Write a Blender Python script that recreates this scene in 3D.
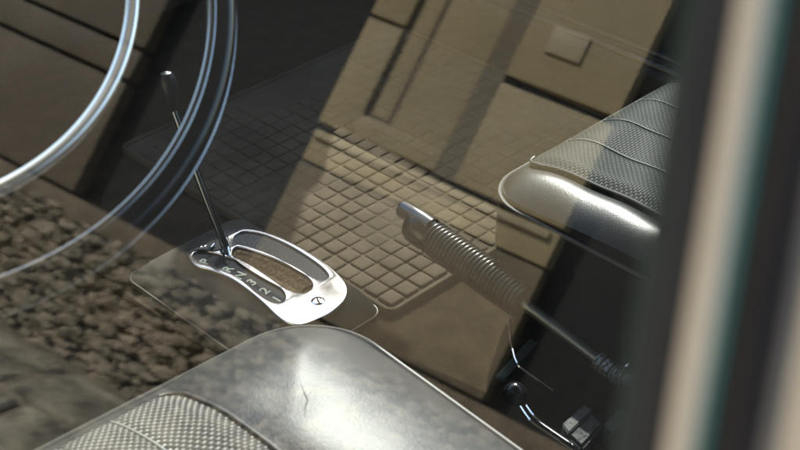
import bpy, bmesh, math, random
from math import sin, cos, pi, radians
from mathutils import Vector, Matrix
random.seed(4)
sc = bpy.context.scene
for o in list(bpy.data.objects): bpy.data.objects.remove(o)

# ------------------------------------------------------------------ camera
AZ, EL, FPX = radians(45), radians(34), 1400.0
CF = Vector((sin(AZ)*cos(EL), cos(AZ)*cos(EL), -sin(EL)))
CR = Vector((cos(AZ), -sin(AZ), 0))
CU = CR.cross(CF)
CAM = Vector((-0.7634, -0.9528, 0.8832))
cd = bpy.data.cameras.new('camera'); cam = bpy.data.objects.new('camera', cd)
sc.collection.objects.link(cam); sc.camera = cam
cd.sensor_width = 36; cd.lens = FPX/800*36; cd.clip_start = .02; cd.clip_end = 500
cam.location = CAM
cam.rotation_euler = Matrix((CR, CU, -CF)).transposed().to_euler()
cd.dof.use_dof = True; cd.dof.focus_distance = 1.45; cd.dof.aperture_fstop = 8.5

# ------------------------------------------------------------------ light
SUN = Vector((.60, .50, .60)).normalized()
w = bpy.data.worlds.new('World'); sc.world = w; w.use_nodes = True
sky = w.node_tree.nodes.new('ShaderNodeTexSky'); sky.sky_type = 'NISHITA'; sky.sun_disc = False
sky.sun_elevation = math.asin(SUN.z); sky.sun_rotation = math.atan2(SUN.x, SUN.y)
bg = w.node_tree.nodes['Background']; bg.inputs[1].default_value = .15
w.node_tree.links.new(sky.outputs[0], bg.inputs[0])
sl = bpy.data.lights.new('sun', 'SUN'); sl.energy = 3.4; sl.angle = radians(.6); sl.color = (1, .96, .91)
so = bpy.data.objects.new('sun', sl); sc.collection.objects.link(so)
so.rotation_euler = (-SUN).to_track_quat('-Z', 'Y').to_euler()
sc.view_settings.view_transform = 'Standard'; sc.view_settings.look = 'None'
sc.view_settings.exposure = 1.8; sc.view_settings.gamma = 1

def at(x, y, ax, v):
    r = CF + CR*((x-400)/FPX) + CU*((225-y)/FPX)
    return CAM + r*((v-CAM[ax])/r[ax])

# ------------------------------------------------------------------ materials
def nt(name):
    m = bpy.data.materials.new(name); m.use_nodes = True
    return m, m.node_tree.nodes, m.node_tree.links, m.node_tree.nodes['Principled BSDF']
def mat(name, col, rough=.5, metal=0, noise=0, nscale=20, bump=0, bscale=200, btype='noise', spec=.5, col2=None, bdist=.001, coat=0, rvar=0):
    m, N, L, p = nt(name)
    p.inputs['Base Color'].default_value = (*col, 1); p.inputs['Roughness'].default_value = rough
    p.inputs['Metallic'].default_value = metal; p.inputs['Specular IOR Level'].default_value = spec
    p.inputs['Coat Weight'].default_value = coat; p.inputs['Coat Roughness'].default_value = .2
    tc = N.new('ShaderNodeTexCoord')
    if noise or col2:
        n = N.new('ShaderNodeTexNoise'); n.inputs['Scale'].default_value = nscale; n.inputs['Detail'].default_value = 7
        n.inputs['Roughness'].default_value = .65
        L.new(tc.outputs['Object'], n.inputs['Vector'])
        r = N.new('ShaderNodeValToRGB'); r.color_ramp.elements[0].position = .33; r.color_ramp.elements[1].position = .67
        c2 = col2 or tuple(c*(1-noise) for c in col)
        r.color_ramp.elements[0].color = (*c2, 1); r.color_ramp.elements[1].color = (*[min(1, c*(1+noise)) for c in col], 1)
        L.new(n.outputs[0], r.inputs[0]); L.new(r.outputs[0], p.inputs['Base Color'])
        if rvar:
            mr = N.new('ShaderNodeMapRange'); mr.inputs[3].default_value = rough-rvar; mr.inputs[4].default_value = rough+rvar
            L.new(n.outputs[0], mr.inputs[0]); L.new(mr.outputs[0], p.inputs['Roughness'])
    if bump:
        b = N.new('ShaderNodeBump'); b.inputs['Strength'].default_value = bump; b.inputs['Distance'].default_value = bdist
        if btype == 'voronoi':
            t = N.new('ShaderNodeTexVoronoi'); t.inputs['Scale'].default_value = bscale; o = t.outputs['Distance']
        else:
            t = N.new('ShaderNodeTexNoise'); t.inputs['Scale'].default_value = bscale; t.inputs['Detail'].default_value = 5; o = t.outputs[0]
        L.new(tc.outputs['Object'], t.inputs['Vector']); L.new(o, b.inputs['Height']); L.new(b.outputs[0], p.inputs['Normal'])
    return m

def mat_weave(name, col, kx, ky, strength, dist, rough):
    """basket weave: alternating over/under cells"""
    m, N, L, p = nt(name)
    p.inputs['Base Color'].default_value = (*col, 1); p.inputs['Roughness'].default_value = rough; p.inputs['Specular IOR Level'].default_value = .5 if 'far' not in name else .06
    tc = N.new('ShaderNodeTexCoord'); sp = N.new('ShaderNodeSeparateXYZ')
    nz = N.new('ShaderNodeTexNoise'); nz.inputs['Scale'].default_value = 45
    L.new(tc.outputs['Object'], nz.inputs['Vector'])
    mx = N.new('ShaderNodeVectorMath'); mx.operation = 'MULTIPLY_ADD'; mx.inputs[1].default_value = (.0012,)*3
    L.new(nz.outputs['Color'], mx.inputs[0]); L.new(tc.outputs['Object'], mx.inputs[2]); L.new(mx.outputs[0], sp.inputs[0])
    def M(op, a, b=None):
        n = N.new('ShaderNodeMath'); n.operation = op
        for i, v in enumerate((a, b)):
            if v is None: continue
            if isinstance(v, (int, float)): n.inputs[i].default_value = v
            else: L.new(v, n.inputs[i])
        return n.outputs[0]
    u = M('MULTIPLY', sp.outputs[0], kx); v = M('MULTIPLY', sp.outputs[1], ky)
    row = M('MODULO', M('ABSOLUTE', M('FLOOR', v)), 2.0)
    fu = M('ABSOLUTE', M('SINE', M('MULTIPLY', M('ADD', u, M('MULTIPLY', row, .5)), pi)))
    fv = M('ABSOLUTE', M('SINE', M('MULTIPLY', v, pi)))
    h = M('POWER', M('MULTIPLY', fu, fv), .6)
    b = N.new('ShaderNodeBump'); b.inputs['Strength'].default_value = strength; b.inputs['Distance'].default_value = dist
    L.new(h, b.inputs['Height']); L.new(b.outputs[0], p.inputs['Normal'])
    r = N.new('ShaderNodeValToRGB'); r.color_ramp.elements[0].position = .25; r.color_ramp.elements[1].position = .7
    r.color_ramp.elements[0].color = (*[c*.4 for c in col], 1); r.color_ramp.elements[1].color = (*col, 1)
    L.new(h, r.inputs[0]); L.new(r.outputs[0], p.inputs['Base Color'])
    return m

def mat_glass(name, tint):
    """thin tinted pane face: straight transmission plus Schlick mirror reflection"""
    m, N, L, p = nt(name); N.remove(p); out = N['Material Output']
    tr = N.new('ShaderNodeBsdfTransparent'); tr.inputs[0].default_value = (*tint, 1)
    gl = N.new('ShaderNodeBsdfGlossy'); gl.inputs['Roughness'].default_value = .004
    g = N.new('ShaderNodeNewGeometry'); d = N.new('ShaderNodeVectorMath'); d.operation = 'DOT_PRODUCT'
    L.new(g.outputs['Normal'], d.inputs[0]); L.new(g.outputs['Incoming'], d.inputs[1])
    def M(op, a, b):
        n = N.new('ShaderNodeMath'); n.operation = op
        for i, v in enumerate((a, b)):
            if isinstance(v, (int, float)): n.inputs[i].default_value = v
            else: L.new(v, n.inputs[i])
        return n.outputs[0]
    a = M('SUBTRACT', 1.0, M('ABSOLUTE', d.outputs['Value'], 0)); f = M('ADD', M('MULTIPLY', M('POWER', a, 5.0), .95), .055)
    mix = N.new('ShaderNodeMixShader'); L.new(f, mix.inputs[0]); L.new(tr.outputs[0], mix.inputs[1]); L.new(gl.outputs[0], mix.inputs[2])
    # fine dust and wiped smears on the pane
    tc = N.new('ShaderNodeTexCoord'); n1 = N.new('ShaderNodeTexNoise'); n1.inputs['Scale'].default_value = 9; n1.inputs['Detail'].default_value = 8; n1.inputs['Distortion'].default_value = 1.5
    n2 = N.new('ShaderNodeTexNoise'); n2.inputs['Scale'].default_value = 700
    L.new(tc.outputs['Object'], n1.inputs[0]); L.new(tc.outputs['Object'], n2.inputs[0])
    dust = M('MULTIPLY', M('ADD', M('POWER', n1.outputs[0], 3.0), M('MULTIPLY', M('POWER', n2.outputs[0], 12.0), 30.0)), .016)
    df = N.new('ShaderNodeBsdfDiffuse'); df.inputs[0].default_value = (.7, .66, .58, 1)
    m2 = N.new('ShaderNodeMixShader'); L.new(dust, m2.inputs[0]); L.new(mix.outputs[0], m2.inputs[1]); L.new(df.outputs[0], m2.inputs[2])
    L.new(m2.outputs[0], out.inputs[0])
    return m

VINYL = mat('black_vinyl', (.011, .011, .0105), .36, spec=.24, bump=.25, bscale=700, btype='voronoi', noise=.3, nscale=9, bdist=.0004, rvar=.05)
VINYL_D = mat('worn_black_vinyl', (.014, .0138, .0135), .49, spec=.38, bump=.3, bscale=520, btype='voronoi', noise=.35, nscale=12, bdist=.0004, rvar=.02)
PIPE = mat('vinyl_piping', (.035, .032, .028), .45, noise=.3)
WEAVE_D = mat_weave('basket_weave_vinyl', (.085, .078, .068), 150, 236, 1, .0016, .38)
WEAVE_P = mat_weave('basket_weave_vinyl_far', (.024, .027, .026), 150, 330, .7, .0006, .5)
CHROME = mat('chrome', (.78, .78, .79), .08, 1, bump=.12, bscale=30, bdist=.001)
CHROME_S = mat('worn_chrome', (.52, .50, .50), .17, 1, noise=.1, nscale=60, bump=.25, bscale=25, bdist=.0015, rvar=.06)
BLACKGLOSS = mat('black_bakelite', (.006, .006, .006), .16, spec=.35)
BLACKPL = mat('black_plastic', (.012, .012, .0125), .35, spec=.35, bump=.2, bscale=300)
RECESS = mat('black_crackle_enamel', (.03, .032, .033), .28, bump=.8, bscale=500, bdist=.0006)
LETTER = mat('cream_lettering', (.98, .92, .64), .8, spec=.2)
BRUSH = mat('brown_bristles', (.36, .23, .11), .9, noise=.5, nscale=260)
CONS = mat('grey_leatherette', (.045, .040, .032), .6, spec=.12, bump=.5, bscale=900, btype='voronoi', bdist=.0004)
MATM = mat('ribbed_rubber', (.060, .047, .032), .9, spec=.06, noise=.35, nscale=14, bump=.3, bscale=260)
CARPET = mat('brown_carpet', (.024, .0165, .009), 1, spec=.05, noise=.45, nscale=30, bump=1, bscale=700, bdist=.002)
DARK = mat('dark_carpet', (.018, .02, .018), .9, noise=.3, nscale=30, bump=.6, bscale=500)
GRIP = mat('handbrake_rubber', (.022, .018, .015), .25, noise=.2, nscale=60)
RUBBER = mat('seal_rubber', (.03, .03, .028), .6, noise=.2, nscale=30)
CREAM = mat('cream_paint_and_reflection', (.93, .77, .52), .35, noise=.06, nscale=8, coat=.4)
TEAL = mat('teal_reflection', (.10, .30, .23), .3, noise=.1)
NAVY = mat('navy_reflection', (.012, .014, .022), .3, noise=.1)
BROWN = mat('brown_reflection', (.05, .038, .028), .5, noise=.2)
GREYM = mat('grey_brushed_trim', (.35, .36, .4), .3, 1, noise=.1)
HEAD = mat('headlining', (.25, .23, .19), .9, noise=.1)
GLASS = mat_glass('side_glass', (.93, .965, .94))
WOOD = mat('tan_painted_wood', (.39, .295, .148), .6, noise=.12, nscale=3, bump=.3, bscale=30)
WOODD = mat('dark_gap', (.03, .024, .018), .8, noise=.2)
LEDGE = mat('pale_wood_ledge', (.46, .36, .20), .5, noise=.08, nscale=5)
DOORD = mat('shade_dark_wall', (.012, .012, .011), .8, noise=.3, nscale=4)  # near-black colour stands in for shade on the facade
BASE = mat('brown_threshold', (.2, .15, .095), .8, noise=.35, nscale=8)
STONE = mat('rubble_stone', (.29, .235, .165), .9, noise=.6, nscale=24, col2=(.11, .09, .055), bump=.8, bscale=40, bdist=.01)
STONE2 = mat('dark_rubble_mortar', (.22, .175, .12), .95, noise=.6, nscale=12)
SLAB = mat('grey_paving', (.25, .215, .15), .9, noise=.75, nscale=11, bump=.6, bscale=30, bdist=.006)
MOSS = mat('moss', (.06, .08, .02), 1, noise=.5, nscale=30)
ROAD = mat('asphalt', (.05, .05, .048), .9, noise=.3, nscale=40)

# ------------------------------------------------------------------ helpers
COL = sc.collection
def obj(name, bm, m, parent=None, smooth=True, loc=None):
    me = bpy.data.meshes.new(name); bmesh.ops.recalc_face_normals(bm, faces=bm.faces[:]); bm.to_mesh(me); bm.free()
    me.materials.append(m)
    for p in me.polygons: p.use_smooth = smooth
    if smooth:
        try: me.set_sharp_from_angle(angle=radians(40))
        except Exception: pass
    o = bpy.data.objects.new(name, me); COL.objects.link(o)
    if parent:
        o.parent = parent
        w0 = Vector((0, 0, 0)); p = parent
        while p: w0 += p.location; p = p.parent
        o.location = -w0          # meshes are written in car coordinates
    return o
def tag(o, label=None, cat=None, group=None, kind=None):
    for k, v in (('label', label), ('category', cat), ('group', group), ('kind', kind)):
        if v: o[k] = v
    return o
def thing(name, label, cat, loc=(0, 0, 0), group=None):
    o = bpy.data.objects.new(name, None); COL.objects.link(o); o.location = loc; o.empty_display_size = .05
    return tag(o, label, cat, group)
def bx(bm, lo, hi, bev=0, seg=2, M=None):
    r = bmesh.ops.create_cube(bm, size=1); vs = r['verts']
    for v in vs:
        v.co = Vector([lo[i]+(v.co[i]+.5)*(hi[i]-lo[i]) for i in range(3)])
    if bev:
        es = list({e for v in vs for e in v.link_edges})
        rr = bmesh.ops.bevel(bm, geom=es, offset=bev, segments=seg, profile=.7, affect='EDGES')
        vs = list({v for f in rr['faces'] for v in f.verts} | {v for v in vs if v.is_valid})
    if M:
        for v in vs: v.co = M @ v.co
    return vs
def box(lo, hi, bev=0, seg=2, M=None):
    bm = bmesh.new(); bx(bm, lo, hi, bev, seg, M); return bm
def smooth_path(pts, n=8, closed=False):
    P = [Vector(p) for p in pts]; out = []; L = len(P)
    for i in range(L if closed else L-1):
        g = (lambda k: P[k % L]) if closed else (lambda k: P[max(0, min(L-1, k))])
        a, b, c, d = g(i-1), g(i), g(i+1), g(i+2)
        for k in range(n):
            t = k/n
            out.append(.5*((2*b)+(c-a)*t+(2*a-5*b+4*c-d)*t*t+(3*b-a-3*c+d)*t**3))
    if not closed: out.append(P[-1])
    return out
def tube(bm, pts, r, n=12, closed=False, cap=True):
    P = [Vector(p) for p in pts]; L = len(P); rings = []; up = None
    for i, p in enumerate(P):
        t = (P[(i+1) % L]-P[i-1]) if closed or 0 < i < L-1 else (P[1]-P[0] if i == 0 else P[-1]-P[-2])
        t.normalize()
        if up is None: up = t.orthogonal().normalized()
        up = (up - t*up.dot(t)).normalized(); s = t.cross(up)
        rr = r[i] if isinstance(r, (list, tuple)) else r
        rings.append([bm.verts.new(p+(up*cos(2*pi*k/n)+s*sin(2*pi*k/n))*rr) for k in range(n)])
    for i in range(L if closed else L-1):
        A, B = rings[i], rings[(i+1) % L]
        off = 0
        if closed and i == L-1:
            off = min(range(n), key=lambda q: (A[0].co-B[q].co).length)
        for k in range(n): bm.faces.new((A[k], A[(k+1) % n], B[(k+1+off) % n], B[(k+off) % n]))
    if cap and not closed: bm.faces.new(rings[0][::-1]); bm.faces.new(rings[-1])
    return bm
def tb(pts, r, n=12, closed=False): return tube(bmesh.new(), pts, r, n, closed)
def curve_plate(outlines, z0, z1, bev=.0, res=2):
    """solid plate from closed outlines (first outer, others holes), between heights z0 and z1"""
    cu = bpy.data.curves.new('tmp', 'CURVE'); cu.dimensions = '2D'; cu.fill_mode = 'BOTH'
    for ol in outlines:
        s = cu.splines.new('POLY'); s.points.add(len(ol)-1); s.use_cyclic_u = True
        for i, p in enumerate(ol): s.points[i].co = (p[0], p[1], 0, 1)
    cu.extrude = (z1-z0)/2-bev; cu.bevel_depth = bev; cu.bevel_resolution = res; cu.offset = -bev
    o = bpy.data.objects.new('tmp', cu); COL.objects.link(o)
    dg = bpy.context.evaluated_depsgraph_get(); me = bpy.data.meshes.new_from_object(o.evaluated_get(dg))
    bm = bmesh.new(); bm.from_mesh(me); bpy.data.objects.remove(o); bpy.data.curves.remove(cu); bpy.data.meshes.remove(me)
    bmesh.ops.remove_doubles(bm, verts=bm.verts[:], dist=1e-5)
    for v in bm.verts: v.co.z += (z0+z1)/2
    return bm
def pxo(pts, z, n=6): return [p[:2] for p in smooth_path([at(x, y, 2, z) for x, y in pts], n, True)]

# ------------------------------------------------------------------ the street behind the camera (seen reflected in the side glass)
XW = -3.2
g = tag(obj('street', box((-30, -30, -1.2), (60, 60, -.5)), ROAD, smooth=False), kind='structure')
bm = bmesh.new()
# sloping paved verge between the carriageway and the house
prof = [(-3.25, .20), (-2.95, .16), (-1.9, -.30), (-1.5, -.495)]
Y0, Y1 = -4, 9
for i in range(3):
    (xa, za), (xb, zb) = prof[i], prof[i+1]
    k0 = bm.verts.new((xa, Y0, za)); k1 = bm.verts.new((xb, Y0, zb)); k2 = bm.verts.new((xb, Y1, zb)); k3 = bm.verts.new((xa, Y1, za))
    bm.faces.new((k0, k1, k2, k3))
tag(obj('pavement', bm, STONE2, smooth=False), kind='structure')
bm = bmesh.new()
def vz(x):
    for i in range(3):
        if prof[i][0] <= x <= prof[i+1][0]:
            t = (x-prof[i][0])/(prof[i+1][0]-prof[i][0]); return prof[i][1]+t*(prof[i+1][1]-prof[i][1])
    return -.5
x = -3.1
while x < -1.6:
    y = -2+random.random()*.4; dx = .24+random.random()*.08
    while y < 6:
        dy = .4+random.random()*.35
        a = bx(bm, (x+.014, y+.014, -.02), (x+dx-.014, y+dy-.014, .012+random.random()*.01), .008, 1)
        for v in a: v.co.z += vz(v.co.x)
        y += dy
    x += dx
paving = tag(obj('paving', bm, SLAB, smooth=False), kind='structure')

house = thing('house', 'tan panelled wooden shopfront on a rubble stone plinth, reflected in the side window', 'building', (XW, .5, 0))
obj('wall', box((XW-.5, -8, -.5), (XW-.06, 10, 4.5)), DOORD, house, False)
bm = bmesh.new()      # left shutter: wide boards with dark gaps
def boards(bm, ya, yb, zs, x=XW):
    for a, b in zip(zs[:-1], zs[1:]): bx(bm, (x-.05, ya, a+.006), (x, yb, b-.006), .006, 2)
boards(bm, 1.36, 3.2, [.56, .88, .97, 1.6, 2.1, 2.6])
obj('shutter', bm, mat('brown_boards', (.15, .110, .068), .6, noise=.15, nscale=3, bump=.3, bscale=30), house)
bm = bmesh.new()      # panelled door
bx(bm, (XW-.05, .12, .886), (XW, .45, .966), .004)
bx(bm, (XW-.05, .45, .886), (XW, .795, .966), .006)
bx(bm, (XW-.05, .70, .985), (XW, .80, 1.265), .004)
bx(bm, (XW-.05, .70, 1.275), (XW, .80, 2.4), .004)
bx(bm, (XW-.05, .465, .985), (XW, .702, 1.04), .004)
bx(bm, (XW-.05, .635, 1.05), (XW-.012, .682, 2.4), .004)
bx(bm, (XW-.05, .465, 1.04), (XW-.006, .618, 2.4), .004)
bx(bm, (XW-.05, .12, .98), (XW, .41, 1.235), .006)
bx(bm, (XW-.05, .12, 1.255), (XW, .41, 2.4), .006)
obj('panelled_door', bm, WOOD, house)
obj('lower_board', box((XW-.05, .12, .565), (XW-.003, .80, .880), .006), mat('darkened_lower_board', (.20, .15, .085), .7, noise=.2, nscale=6), house)  # board added and darkened to weaken the reflected veil here
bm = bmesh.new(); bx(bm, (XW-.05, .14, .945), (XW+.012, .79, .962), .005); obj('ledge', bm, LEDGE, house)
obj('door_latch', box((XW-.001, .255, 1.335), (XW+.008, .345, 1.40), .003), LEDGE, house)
obj('door_post', box((XW-.06, .408, .98), (XW-.003, .467, 2.4)), mat('shade_brown_rail', (.19, .145, .085), .7, noise=.1), house, False)  # darker brown replaces the shade a deeper post would have
obj('recess_board', box((XW-.058, .468, .98), (XW-.016, .76, 2.4)), mat('shade_brown_recess', (.20, .155, .09), .7, noise=.1), house, False)  # groove shade is put into this brown, the recess is shallow
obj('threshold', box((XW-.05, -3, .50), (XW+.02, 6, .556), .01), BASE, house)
# rubble plinth: individual rough stones in one masonry part
tmp = bmesh.new(); bmesh.ops.create_icosphere(tmp, subdivisions=1, radius=1); tmp.verts.ensure_lookup_table()
TV = [v.co.copy() for v in tmp.verts]; TF = [[v.index for v in f.verts] for f in tmp.faces]; tmp.free()
bm = bmesh.new(); y = -1.2
while y < 4:
    z = .0
    while z < .49:
        r = .006+random.random()**2*.019
        c = Vector((XW+.0+random.random()*.03, y+random.random()*.08, z+random.random()*.03)); s = Vector((r*.8, r*(1.0+random.random()*1.0), r*(.5+random.random()*.35)))
        r0 = [bm.verts.new(c+Vector([p[i]*s[i]*(1+.25*random.uniform(-1, 1)) for i in range(3)])) for p in TV]
        for f in TF: bm.faces.new([r0[i] for i in f])
        z += r*.8
    y += .018
obj('rubble_plinth', bm, STONE, house, False)
obj('mortar', box((XW-.06, -3, -.2), (XW-.005, 6, .50)), STONE2, house, False)

# ------------------------------------------------------------------ the car shell
car = thing('vintage_car', 'cream vintage car body with dark carpeted floor and side window', 'car', (0, 0, -.5))
bm = bmesh.new()
bx(bm, (-.112, -1.5, -.12), (.70, .75, -.028))
obj('carpeted_floor', bm, CARPET, car, False)
obj('driver_footwell', box((-.74, -1.5, -.18), (-.1125, .75, -.11)), mat('shade_dark_carpet', (.012, .011, .009), 1, noise=.3, nscale=30, bump=.5, bscale=500, spec=.1), car, False)  # carpet colour darkened in place of shade in the footwell
obj('firewall', box((-.74, .66, -.10), (.74, .72, .5), .01), DARK, car)
bm = bmesh.new(); bx(bm, (-.70, .55, .16), (.70, .655, .50), .03, 4); obj('dashboard', bm, VINYL, car)
bm = bmesh.new(); bx(bm, (.70, -1.6, -.3), (.80, .75, .40), .02); obj('door_panel', bm, DARK, car)
obj('sun_block_panel', box((.71, .65, .40), (.79, .75, .80), .01), DARK, car)  # unseen panel, added to keep sun off the front of the mat
obj('sun_block_bar', box((.712, .455, .712), (.788, .648, .80), .01), DARK, car)  # unseen bar, added to keep sun off the gear gate
bm = bmesh.new()
for zz, xx in ((.0, .66), (.0, .69)): tube(bm, [(xx, -1.3, zz+.012), (xx, .64, zz+.012)], .004, 8)
obj('sill_trim', bm, CHROME_S, car)
obj('sill', box((.64, -1.4, -.028), (.699, .65, .008), .006), CONS, car)
bm = bmesh.new(); bx(bm, (-.5, -1.9, .985), (.56, .24, 1.03), .02); obj('roof', bm, HEAD, car)
bm = bmesh.new(); bx(bm, (-.70, -1.65, -.1), (.70, -1.6, .98)); obj('rear_bulkhead', bm, DARK, car, False)
for pp in ([(-.5, .24, 1.0), (-.70, .62, .45)],): obj('windscreen_pillar', tb(pp, .022, 10), DARK, car)
bm = bmesh.new(); bx(bm, (-.82, -1.9, -.30), (-.76, .75, .33), .02); obj('near_door', bm, CREAM, car)

# near window: a tilted pane between the camera and the cabin
tt, yy = radians(22), radians(6)
GN = Vector((-cos(tt)*cos(yy), -cos(tt)*sin(yy), sin(tt))); GK = .872
def gl(x, y, off=0):
    r = CF + CR*((x-400)/FPX) + CU*((225-y)/FPX)
    return CAM + r*((GK+off-GN.dot(CAM))/GN.dot(r))
p0, p1 = gl(704, 0), gl(632, 450)
GV = (p0-p1).normalized(); GH = GN.cross(GV).normalized()      # up along the frame, and forwards
if GH.y < 0: GH = -GH
gc = gl(668, 225)
def gframe(h, v, n): return gc + GH*h + GV*v + GN*n
def gbox(bm, h0, h1, v0, v1, n0, n1, bev=0):
    M = Matrix((GH, GV, GN)).transposed().to_4x4(); M.translation = gc
    bx(bm, (h0, v0, n0), (h1, v1, n1), bev, 3, M)
def hof(px, py=225): return (gl(px, py)-gc).dot(GH)
window = obj('side_window_glass', bmesh.new(), GLASS, car)
bm = bmesh.new(); gbox(bm, -.004, .85, -.30, .22, -.002, .002)
bm.to_mesh(window.data); bm.free()
def strip(name, a, b, m, n0=-.008, n1=.006, bev=.0015, v0=-.35, v1=.25):
    bm = bmesh.new(); h = sorted((hof(a), hof(b))); gbox(bm, h[0], h[1], v0, v1, n0, n1, bev); return obj(name, bm, m, car)
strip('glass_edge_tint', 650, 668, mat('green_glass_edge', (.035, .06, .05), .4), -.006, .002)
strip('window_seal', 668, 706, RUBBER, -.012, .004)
strip('window_frame', 706, 739, CREAM, -.010, .005, .004)  # cream, teal, brown and navy strips carry chrome-frame reflections as flat colour
strip('teal_strip', 739, 746, TEAL, -.01, .002, .001)
strip('brown_strip', 746, 768, BROWN, -.012, -.001, .001)
strip('navy_strip', 768, 805, NAVY, -.012, .0005, .001)
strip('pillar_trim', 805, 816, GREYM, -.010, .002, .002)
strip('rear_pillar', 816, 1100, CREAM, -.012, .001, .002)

# ------------------------------------------------------------------ floor mat
mt = thing('floor_mat', 'tan ribbed rubber floor mat with a grid of square tiles in the passenger footwell', 'floor mat', (.3, .12, -.02))
def rrect(x0, x1, y0, y1, r, n=8):
    out = []
    for cx, cy, a0 in ((x1-r, y1-r, 0), (x0+r, y1-r, 90), (x0+r, y0+r, 180), (x1-r, y0+r, 270)):
        for k in range(n+1):
            a = radians(a0+90*k/n); out.append((cx+r*cos(a), cy+r*sin(a)))
    return out
MX0, MX1, MY0, MY1 = .058, .552, -.118, .372
base = curve_plate([rrect(MX0, MX1, MY0, MY1, .012)], -.027, -.0225, .0008)
obj('mat_backing', base, MATM, mt)
bm = bmesh.new(); rim = rrect(MX0+.003, MX1-.003, MY0+.003, MY1-.003, .011)
tube(bm, [(x, y, -.0215) for x, y in rim], .003, 8, True); obj('raised_rim', bm, MATM, mt)
bm = bmesh.new(); P = .0226; nx = int((MX1-MX0-.016)/P); ny = int((MY1-MY0-.016)/P)
for i in range(nx):
    for j in range(ny):
        x0 = MX0+.010+i*P; y0 = MY0+.010+j*P
        j1 = random.uniform(-.0006, .0006)
        rg = []
        cx, cy = x0+P/2+j1, y0+P/2+random.uniform(-.0004, .0004); wear = .0008*sin(cx*21+cy*13)+.0008*sin(cy*41-cx*9)+random.uniform(-.0003, .0003)
        for hw, zz in ((.0107, -.0232), (.0103, -.0216), (.0096, -.0208), (.0084, -.0204), (.004, -.0202)):
            c4 = hw*.82
            rg.append([bm.verts.new((cx+u, cy+v, zz+(wear if zz > -.023 else 0))) for u, v in ((hw, -c4), (hw, c4), (c4, hw), (-c4, hw), (-hw, c4), (-hw, -c4), (-c4, -hw), (c4, -hw))])
        for A, B in zip(rg, rg[1:]):
            for k in range(8): bm.faces.new((A[k], A[(k+1) % 8], B[(k+1) % 8], B[k]))
        bm.faces.new(rg[-1])
obj('tile_grid', bm, MATM, mt)

# ------------------------------------------------------------------ gear selector
gs = thing('gear_selector', 'chrome automatic gear selector gate marked P R N 3 2 1 on a grey console', 'gear selector', (-.02, .01, -.028))
cons = bmesh.new(); rr = []
for q, zz in ((-.0, -.032), (0, -.0225), (.02, -.0205), (.15, -.0165), (.35, -.0115), (.6, -.0065), (.85, -.0035), (1, -.0028)):
    rr.append([cons.verts.new((x, y, zz)) for x, y in rrect(-.100+.052*q, .057-.010*q, -.108+.030*q, .137-.022*q, .016)])
for A, B in zip(rr, rr[1:]):
    for i in range(len(A)): cons.faces.new((A[i], A[(i+1) % len(A)], B[(i+1) % len(A)], B[i]))
cons.faces.new(rr[-1])
obj('console_cover', cons, CONS, gs)
bm = bmesh.new(); tube(bm, [(x, y, -.0215) for x, y in rrect(-.1, .057, -.108, .137, .016)], .0010, 8, True)
obj('piping', bm, mat('pale_piping', (.10, .09, .075), .5), gs)
outer = pxo([(196, 243), (207, 236), (222, 231), (240, 229), (262, 232), (285, 240), (310, 254), (330, 268), (343, 281), (347.5, 291), (344, 302), (332, 313), (317, 321), (303, 326), (290, 325), (278, 318), (262, 303), (245, 289), (228, 278), (210, 271), (196, 267), (188, 259), (189, 249)], .001)
lab = [(193, 257), (200, 263), (222, 270), (240, 280), (258, 295), (271, 303), (281, 304), (285, 299), (281, 290), (262, 276), (245, 265), (228, 258), (210, 253), (198, 252)]
slot = [(233, 251), (238, 248), (250, 251), (275, 260), (297, 271), (310, 281), (312, 289), (305, 294), (293, 293), (270, 282), (248, 269), (234, 258)]
rec = [(236, 236), (246, 232.5), (265, 236), (290, 247), (315, 263), (327, 274), (327, 280), (318, 281), (300, 272), (278, 259), (255, 249), (240, 245), (234, 241)]
labo, sloto, reco = pxo(lab, .001), pxo(slot, .001), pxo(rec, .001)
pl = curve_plate([outer, labo, sloto, reco], -.003, .0032, .0013, 4)
plate = obj('chrome_gate_plate', pl, CHROME_S, gs)
def grow(o, d):
    c = sum((Vector((*p, 0)) for p in o), Vector())/len(o); return [tuple((Vector((*p, 0))+((Vector((*p, 0))-c).normalized()*d))[:2]) for p in o]
obj('marking_strip', curve_plate([grow(labo, .0015)], -.0029, .0004, 0), BLACKPL, gs)
obj('ribbed_recess', curve_plate([grow(reco, .0015)], -.0029, .0006, 0), RECESS, gs)
# front dark cover over the start of the plate
obj('front_cover', curve_plate([pxo([(186, 256), (188, 245), (200, 237), (215, 233), (228, 236), (226, 246), (216, 251), (200, 250), (192, 252)], .0035)], .0, .0042, .0008), BLACKPL, gs)
bm = bmesh.new(); bm2 = curve_plate([grow(sloto, .0015)], -.0029, -.0018, 0)
A, B = at(235, 254, 2, 0), at(309, 288, 2, 0); ax = (B-A); side = Vector((0, 0, 1)).cross(ax).normalized()
cen = smooth_path([at(x, y, 2, 0) for x, y in ((235, 254), (255, 259), (280, 271), (300, 282), (308, 287))], 40)
for i, c in enumerate(cen):
    t = (cen[min(i+1, len(cen)-1)]-cen[max(i-1, 0)]).normalized(); s = Vector((0, 0, 1)).cross(t)
    for sg in (-1, 1):
        for q in range(2):
            r0 = c+s*sg*.0105+t*random.uniform(-.0006, .0006); r1 = c+s*sg*random.uniform(-.001, .0015)+t*random.uniform(-.0015, .0015)
            r0.z = -.0018; r1.z = random.uniform(.0002, .0022); mid = (r0+r1)/2+Vector((0, 0, .0018))
            tube(bm2, [r0, mid, r1], [.00038, .00034, .00015], 4)
obj('bristle_strip', bm2, BRUSH, gs)
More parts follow.
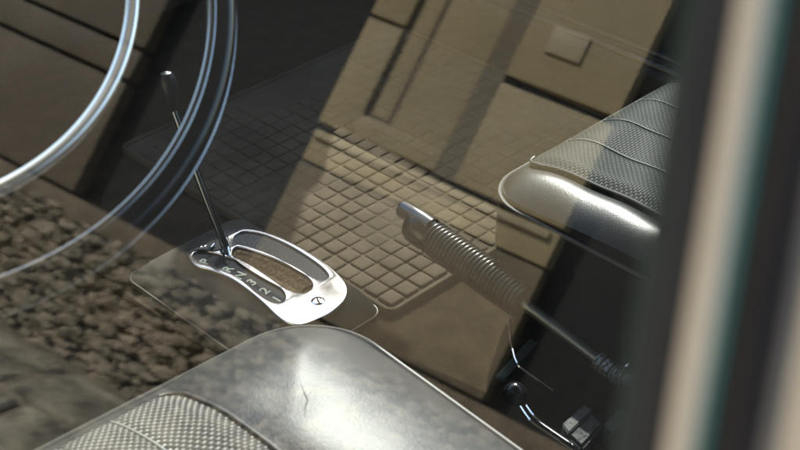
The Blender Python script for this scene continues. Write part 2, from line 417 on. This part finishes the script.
def screw(px, py, z, r, m=CHROME):
    c = at(px, py, 2, z); bm = bmesh.new()
    prof = [(0, .0006), (.35, .0012), (.8, .0008), (1, -.0004)]
    rings = []
    top = bm.verts.new(c+Vector((0, 0, .0006)))
    for q, h in prof[1:]: rings.append([bm.verts.new(c+Vector((r*q*cos(2*pi*k/24), r*q*sin(2*pi*k/24), h))) for k in range(24)])
    for k in range(24): bm.faces.new((top, rings[0][k], rings[0][(k+1) % 24]))
    for a, b in zip(rings, rings[1:]):
        for k in range(24): bm.faces.new((a[k], b[k], b[(k+1) % 24], a[(k+1) % 24]))
    o = obj('screw', bm, m, gs)
    b2 = box((-r*.75, -.0009, .0008), (r*.75, .0009, .0014), 0, 1, Matrix.Translation(c) @ Matrix.Rotation(1.1, 4, 'Z'))
    obj('slot', b2, WOODD, o, False)
screw(318, 301, .0032, .0080); screw(203, 245.5, .0045, .0048)
tdir = (at(203, 246, 2, 0)-at(318, 301, 2, 0)); ang = math.atan2(tdir.y, tdir.x)-pi/2
for ch, px, py in (('P', 205, 262), ('R', 228, 269.5), ('N', 240, 275.5), ('3', 252, 282.5), ('2', 265, 291), ('1', 277, 299.5)):
    cu = bpy.data.curves.new('t', 'FONT'); cu.body = ch; cu.size = .0162; cu.align_x = 'CENTER'; cu.align_y = 'CENTER'; cu.extrude = .0002; cu.offset = .00035
    o = bpy.data.objects.new('t', cu); COL.objects.link(o)
    me = bpy.data.meshes.new_from_object(o.evaluated_get(bpy.context.evaluated_depsgraph_get()))
    bm = bmesh.new(); bm.from_mesh(me); bpy.data.objects.remove(o)
    M = Matrix.Translation(at(px, py, 2, .0008)) @ Matrix.Rotation(ang+(.12 if px < 245 else -.1), 4, 'Z')
    for v in bm.verts: v.co = M @ v.co
    obj('letter', bm, LETTER, gs, False)
lx = -.010
L0 = at(229, 256, 0, lx); L1 = at(200, 182, 0, lx); L2 = at(173, 108, 0, lx); L3 = at(168, 84, 0, lx)
lever = obj('lever', tb([L0-Vector((0, 0, .01)), L0, L1, L2], [.0052, .0048, .0044, .0038], 16), mat('blued_steel', (.16, .18, .21), .14, 1), gs)
kn = bmesh.new(); d = (L3-L2).normalized()
tube(kn, [L2-d*.004, L2+d*.002, L2+d*.012, L2+d*.024, L2+d*.034, L2+d*.040, L2+d*.042], [.004, .006, .0085, .0100, .0092, .006, .001], 20)
obj('knob', kn, BLACKPL, lever)
bm = bmesh.new(); tube(bm, [at(221, 250, 2, .004), at(226, 258, 2, .006)], .0016, 8); tube(bm, [at(209, 250, 2, .006), at(214, 244, 2, .007)], .0014, 8)
tube(bm, [at(226, 238, 2, .012), at(230, 256, 2, .004)], .0012, 8)
obj('detent_springs', bm, CHROME, gs)

# ------------------------------------------------------------------ handbrake
HX = .10
hb = thing('handbrake', 'black ribbed handbrake lever with a chrome release button between the seats', 'handbrake', (HX, -.3, -.02))
h = lambda x, y: at(x, y, 0, HX)
a, b = h(432, 237), h(524, 303); d = (b-a); Ld = d.length; d.normalize()
pts, rs = [], []
nr = 26
for i in range(nr*6+1):
    t = i/(nr*6); pts.append(a+d*Ld*t)
    rs.append(.0166+.0012*sin(pi*t)+.0015*abs(sin(pi*t*nr)))
obj('ribbed_grip', tb(pts, rs, 28), GRIP, hb)
e = a-d*.034
obj('grip_head', tb([a+d*.002, a-d*.006, a-d*.014, a-d*.022, a-d*.028, e+d*.003, e], [.0165, .0185, .0190, .0185, .0165, .013, .007], 24), BLACKGLOSS, hb)
u = Vector((0, -d.z, d.y)); u = u if u.z > 0 else -u
q0 = h(424, 222); q1 = h(402, 208)
obj('release_button', tb([q0+d*.01, q0, q1+(q0-q1)*.08, q1], [.0098, .0098, .0100, .0090], 24), mat('dark_polished_steel', (.12, .115, .11), .2, .6), hb)
obj('lever_shaft', tb([b-d*.004, h(528, 306), h(600, 362)], [.0075, .0065, .0055], 12), mat('dark_steel', (.25, .26, .25), .3, .9), hb)
pts = smooth_path([h(597, 360), h(615, 374), h(632, 381), h(655, 384)], 16)
obj('corrugated_boot', tb(pts, [.0085+.0014*abs(sin(i*.9)) for i in range(len(pts))], 16), mat('crinkled_black_sleeve', (.22, .23, .22), .3, .7, bump=1, bscale=180, bdist=.004), hb)
obj('cable_stub', tb([h(618, 372), h(632, 362)], .0022, 8), CHROME, hb)

# ------------------------------------------------------------------ seats
def make_seat(label, x0, x1, yf, yr, ze, crown, rw, seam_in, seam_edge, weave, vin, pleats, rad, zb, front_in=.014, dome=0.0, crease=(), turn=0):
    t = thing('car_seat', label, 'car seat', ((x0+x1)/2, yr, zb), 'front seats of the vintage car')
    # signed distance inside a rounded rectangle
    def sd(x, y):
        cx, cy = (x0+x1)/2, (yf+yr)/2; hx, hy = (x1-x0)/2-rad, (yf-yr)/2-rad
        dx, dy = abs(x-cx)-hx, abs(y-cy)-hy
        return -(math.hypot(max(dx, 0), max(dy, 0))+min(max(dx, dy), 0)-rad)
    def zf(x, y):
        s = max(0, sd(x, y)); q = min(1, s/rw)
        bump = crown*(1-(1-q)**2.2)
        ex = abs(x-seam_edge)                                  # dip along the seam between bolster and insert
        dip = .004*math.exp(-(ex/.012)**2)*min(1, s/.03)
        z = ze+bump-dip
        if dome:
            z += dome*math.exp(-(((x-seam_in)/.075)**2+((y-(yf-.17))/.13)**2))
        z += .0011*sin(x*47+y*31)*q+.0008*sin(y*83-x*22)*q
        return z
    bm = bmesh.new(); rings = []
    n = 200
    def ringpts(off):
        r = max(rad-off, .004); o = []
        X0, X1, Yb, Yt = x0+off, x1-off, yr+off, yf-off
        c = rrect(X0, X1, Yb, Yt, r, 12)
        # resample evenly by angle-free index: subdivide straight edges
        out = []
        L = len(c); per = [math.dist(c[i], c[(i+1) % L]) for i in range(L)]; T = sum(per); k = 0; acc = 0
        for i in range(n):
            s = T*i/n
            while acc+per[k] < s: acc += per[k]; k += 1
            f = (s-acc)/per[k]; out.append((c[k][0]+(c[(k+1) % L][0]-c[k][0])*f, c[k][1]+(c[(k+1) % L][1]-c[k][1])*f))
        return out
    # side wall, bottom to top
    for zz, off in ((zb, .02), (zb+.03, .008), (ze-.06, -.004), (ze-.02, -.003), (ze-.004, .001)):
        rings.append([(px, py, zz) for px, py in ringpts(off)])
    offs = [.002+rw*1.3*(i/26)**1.5 for i in range(1, 27)]
    mx = min(x1-x0, yf-yr)/2-.01
    k = offs[-1]
    while k < mx: k += .012; offs.append(min(k, mx))
    for off in offs: rings.append([(px, py, zf(px, py)) for px, py in ringpts(off)])
    vr = [[bm.verts.new(p) for p in r] for r in rings]
    for A, B in zip(vr, vr[1:]):
        for i in range(n): bm.faces.new((A[i], A[(i+1) % n], B[(i+1) % n], B[i]))
    bm.faces.new(vr[0]); bm.faces.new(vr[-1][::-1])
    cush = obj('cushion', bm, vin, t)
    bm = bmesh.new(); tube(bm, [(px, py, ze-.001) for px, py in ringpts(-.001)], .0027, 8, True)
    obj('piping', bm, PIPE, cush)
    # woven insert
    bm = bmesh.new(); st = .004
    sx = seam_edge; far = (x1-.05) if sx < (x0+x1)/2 else (x0+.05)
    xa, xb = min(sx, far), max(sx, far); ya, yb = yr+.03, yf-front_in
    nx, ny = int((xb-xa)/st), int((yb-ya)/st); V = {}
    for i in range(nx+1):
        for j in range(ny+1):
            x = xa+(xb-xa)*i/nx; y = ya+(yb-ya)*j/ny
            rr = .016; ed = (x-xa) if sx == xa else (xb-x)       # rounded front corner at the seam
            lim = yb-(rr-math.sqrt(max(0, rr*rr-(rr-min(ed, rr))**2)))
            y2 = ya+(lim-ya)*j/ny
            pd = 0
            for p in pleats:
                pd = max(pd, math.exp(-((x-p)/.0035)**2))
            puff = .0018*min(1, ed/.02)
            V[i, j] = bm.verts.new((x, y2, zf(x, y2)+.003+puff-.0018*pd))
    for i in range(nx):
        for j in range(ny): bm.faces.new((V[i, j], V[i+1, j], V[i+1, j+1], V[i, j+1]))
    bor = [V[i, 0] for i in range(nx+1)]+[V[nx, j] for j in range(1, ny+1)]+[V[i, ny] for i in range(nx-1, -1, -1)]+[V[0, j] for j in range(ny-1, 0, -1)]
    low = [bm.verts.new(v.co-Vector((0, 0, .008))) for v in bor]
    for i in range(len(bor)): bm.faces.new((bor[i], low[i], low[(i+1) % len(bor)], bor[(i+1) % len(bor)]))
    ins = obj('woven_insert', bm, weave, t)
    # seam cord along the bolster and pleat stitching
    bm = bmesh.new(); pth = []
    for j in range(60):
        y = ya+(yb-ya)*j/59; ed = 0
        pth.append((sx, min(y, yb-.016), zf(sx, y)+.0045)) if y < yb-.016 else None
    for k in range(9):
        aa = radians(90*k/8); s = 1 if sx == xa else -1
        X = sx+s*.016*(1-cos(aa)); Y = yb-.016+.016*sin(aa); pth.append((X, Y, zf(X, Y)+.005))
    X = pth[-1][0]; s = 1 if sx == xa else -1
    while (xa+.02 < X < xb-.02): X += s*.01; pth.append((X, yb, zf(X, yb)+.005))
    tube(bm, pth, .0016, 8); obj('seam_cord', bm, PIPE, ins)
    for p in pleats:
        bm = bmesh.new(); tube(bm, [(p, ya+(yb-ya)*j/40, zf(p, ya+(yb-ya)*j/40)+.004) for j in range(41)], .0009, 6)
        obj('pleat_seam', bm, THREAD, ins)
    bm = bmesh.new(); Mb = Matrix.Translation(((x0+x1)/2, yr-.03, zb+.05)) @ Matrix.Rotation(radians(12), 4, 'X')
    bx(bm, (-(x1-x0)/2, -.13, 0), ((x1-x0)/2, 0, .56), .05, 5, Mb); obj('backrest', bm, vin, t)
    if crease:
        bm = bmesh.new()
        for line in crease:
            q = [at(x, y, 2, .155) for x, y in line]; q = smooth_path([(v.x, v.y, zf(v.x, v.y)+.0001) for v in q], 6)
            tube(bm, q, [.0001+.0004*sin(pi*i/(len(q)-1)) for i in range(len(q))], 6)
        obj('crease', bm, WOODD, cush)
    if turn:
        q = Vector((x1, yf, 0)); Rz = Matrix.Rotation(radians(turn), 3, 'Z'); l = Vector((t.location.x, t.location.y, 0))
        l2 = q+Rz @ (l-q); t.location = (l2.x, l2.y, t.location.z); t.rotation_euler.z = radians(turn)
    return t
THREAD = mat('grey_thread', (.25, .26, .24), .5)
make_seat('black vinyl driver seat with a bright glossy rounded bolster, at the bottom of the photo', -.60, -.100, -.186, -.66, .112, .046, .16, -.20, -.274, WEAVE_D, VINYL_D,
          [-.335, -.385, -.435, -.485], .075, -.02, dome=.006, crease=([(314, 388), (318, 397), (322, 405), (321, 413), (322, 424)],), turn=-3.5, front_in=.030)
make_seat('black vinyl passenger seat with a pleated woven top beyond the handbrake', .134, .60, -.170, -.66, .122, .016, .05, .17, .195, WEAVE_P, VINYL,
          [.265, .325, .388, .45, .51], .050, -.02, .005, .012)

# ------------------------------------------------------------------ steering wheel
WC = Vector((-.42, -.091, .5347)); wb = radians(50); WN = Vector((0, -cos(wb), sin(wb))); W1 = Vector((1, 0, 0)); W2 = WN.cross(W1)
sw = thing('steering_wheel', 'large thin black steering wheel with a chrome horn ring', 'steering wheel', WC)
def wp(r, a, n=0): return WC + W1*(r*cos(a)) + W2*(r*sin(a)) + WN*n
RO = .2655
bm = bmesh.new(); N1 = 180; K = 16
rg = []
for i in range(N1):
    a = 2*pi*i/N1
    rg.append([bm.verts.new(wp(RO+.0115*cos(2*pi*k/K), a, .0125*sin(2*pi*k/K))) for k in range(K)])
for i in range(N1):
    for k in range(K): bm.faces.new((rg[i][k], rg[i][(k+1) % K], rg[(i+1) % N1][(k+1) % K], rg[(i+1) % N1][k]))
rim = obj('rim', bm, BLACKGLOSS, sw)
obj('rim_edge_trim', tb([wp(RO+.0113, 2*pi*i/160, .001) for i in range(160)], .0010, 8, True), mat('bright_trim', (.85, .85, .85), .25, 1), rim)
obj('rim_highlight_band', tb([wp(RO-.0085, 2*pi*i/160, .0075) for i in range(160)], .0034, 10, True), mat('rim_highlight', (.32, .32, .33), .16, 1), rim)  # band added to stand in for the bright highlight on the rim
obj('horn_ring', tb([wp(.2001, 2*pi*i/160, 0) for i in range(160)], .0052, 14, True), mat('satin_chrome', (.8, .8, .8), .28, 1), sw)
for a in (radians(160), radians(20)):
    obj('spoke', tb([wp(.03, a, -.03), wp(.12, a, -.01), wp(RO, a, 0)], [.014, .01, .007], 12), BLACKGLOSS, sw)
obj('hub', tb([WC-WN*.05, WC-WN*.01, WC+WN*.005, WC+WN*.012], [.035, .045, .04, .005], 28), BLACKGLOSS, sw)
obj('column', tb([WC-WN*.55, WC-WN*.05], .022, 20), BLACKPL, sw)

# ------------------------------------------------------------------ odds and ends beside the passenger seat
kn = thing('seat_release_lever', 'twin chrome rods ending in a small black ball knob beside the driver seat', 'seat lever', at(560, 430, 2, -.02))
bm = bmesh.new(); c = at(515, 394, 2, .02); bmesh.ops.create_uvsphere(bm, u_segments=28, v_segments=18, radius=.0118, matrix=Matrix.Translation(c))
obj('ball_knob', bm, BLACKGLOSS, kn)
for dx, dy in ((0, 0), (-3.5, 4.5)):
    obj('rod', tb(smooth_path([at(524+dx, 402+dy, 2, .018), at(534+dx, 416+dy, 2, .018), at(548+dx, 427+dy, 2, .016), at(600+dx, 462+dy, 2, .012)], 6), .0015, 8), CHROME, kn)
bm = bmesh.new(); tube(bm, smooth_path([at(509, 320, 2, .02), at(512, 345, 2, .02), at(516, 361, 2, .018), at(524, 370, 2, .016), at(553, 391, 2, .01)], 8), .0014, 8)
tag(obj('wire_hook', bm, CHROME), 'thin bent chrome wire hanging below the handbrake grip', 'wire')
pa, pb = at(500, 378, 2, -.01), at(535, 340, 2, -.01)
bm = bmesh.new(); dv = (pb-pa); s = Vector((0, 0, 1)).cross(dv).normalized()*.006
vs = [bm.verts.new(p) for p in (pa-s, pa+s, pb+s, pb-s)]; f = bm.faces.new(vs); ex = bmesh.ops.extrude_face_region(bm, geom=[f])
for v in ex['geom']:
    if isinstance(v, bmesh.types.BMVert): v.co.z -= .006
bmesh.ops.bevel(bm, geom=bm.edges[:], offset=.0012, segments=2, affect='EDGES')
tag(obj('seat_bracket', bm, mat('grey_green_steel', (.10, .12, .11), .35, .7)), 'short grey steel seat bracket on the floor beside the bent wire', 'bracket')
CRINK = mat('crinkled_black_webbing', (.015, .016, .016), .6, spec=.25, bump=1, bscale=160, bdist=.004)
def buckle(label, quad, z, th, tongue):
    P = [at(x, y, 2, z) for x, y in quad]; c = sum(P, Vector())/4
    t = thing('seat_belt_buckle', label, 'belt buckle', (c.x, c.y, -.02), 'belt buckles between the seats')
    bm = bmesh.new(); vs = [bm.verts.new(p) for p in P]; f = bm.faces.new(vs); ex = bmesh.ops.extrude_face_region(bm, geom=[f])
    for v in ex['geom']:
        if isinstance(v, bmesh.types.BMVert): v.co.z -= th
    bmesh.ops.bevel(bm, geom=bm.edges[:], offset=.003, segments=3, affect='EDGES')
    obj('housing', bm, CRINK, t)
    q = [P[0]+(P[1]-P[0])*.08, P[0]+(P[1]-P[0])*.92, P[1]+(P[2]-P[1])*.38, P[0]+(P[3]-P[0])*.38]
    bm = bmesh.new(); vs = [bm.verts.new(p+Vector((0, 0, .003))) for p in q]; f = bm.faces.new(vs); ex = bmesh.ops.extrude_face_region(bm, geom=[f])
    for v in ex['geom']:
        if isinstance(v, bmesh.types.BMVert): v.co.z -= .005
    bmesh.ops.bevel(bm, geom=bm.edges[:], offset=.001, segments=2, affect='EDGES')
    obj('release_plate', bm, mat('scuffed_plastic', (.02, .022, .022), .6, spec=.25, bump=1, bscale=120, bdist=.003), t)
buckle('crinkled black belt buckle nearest the chrome rods at the bottom', [(560, 428), (586, 405), (604, 424), (582, 448)], .02, .02, 1)
buckle('smaller dark belt buckle beside the window frame, half hidden', [(602, 428), (622, 408), (650, 432), (628, 450)], .025, .02, 1)
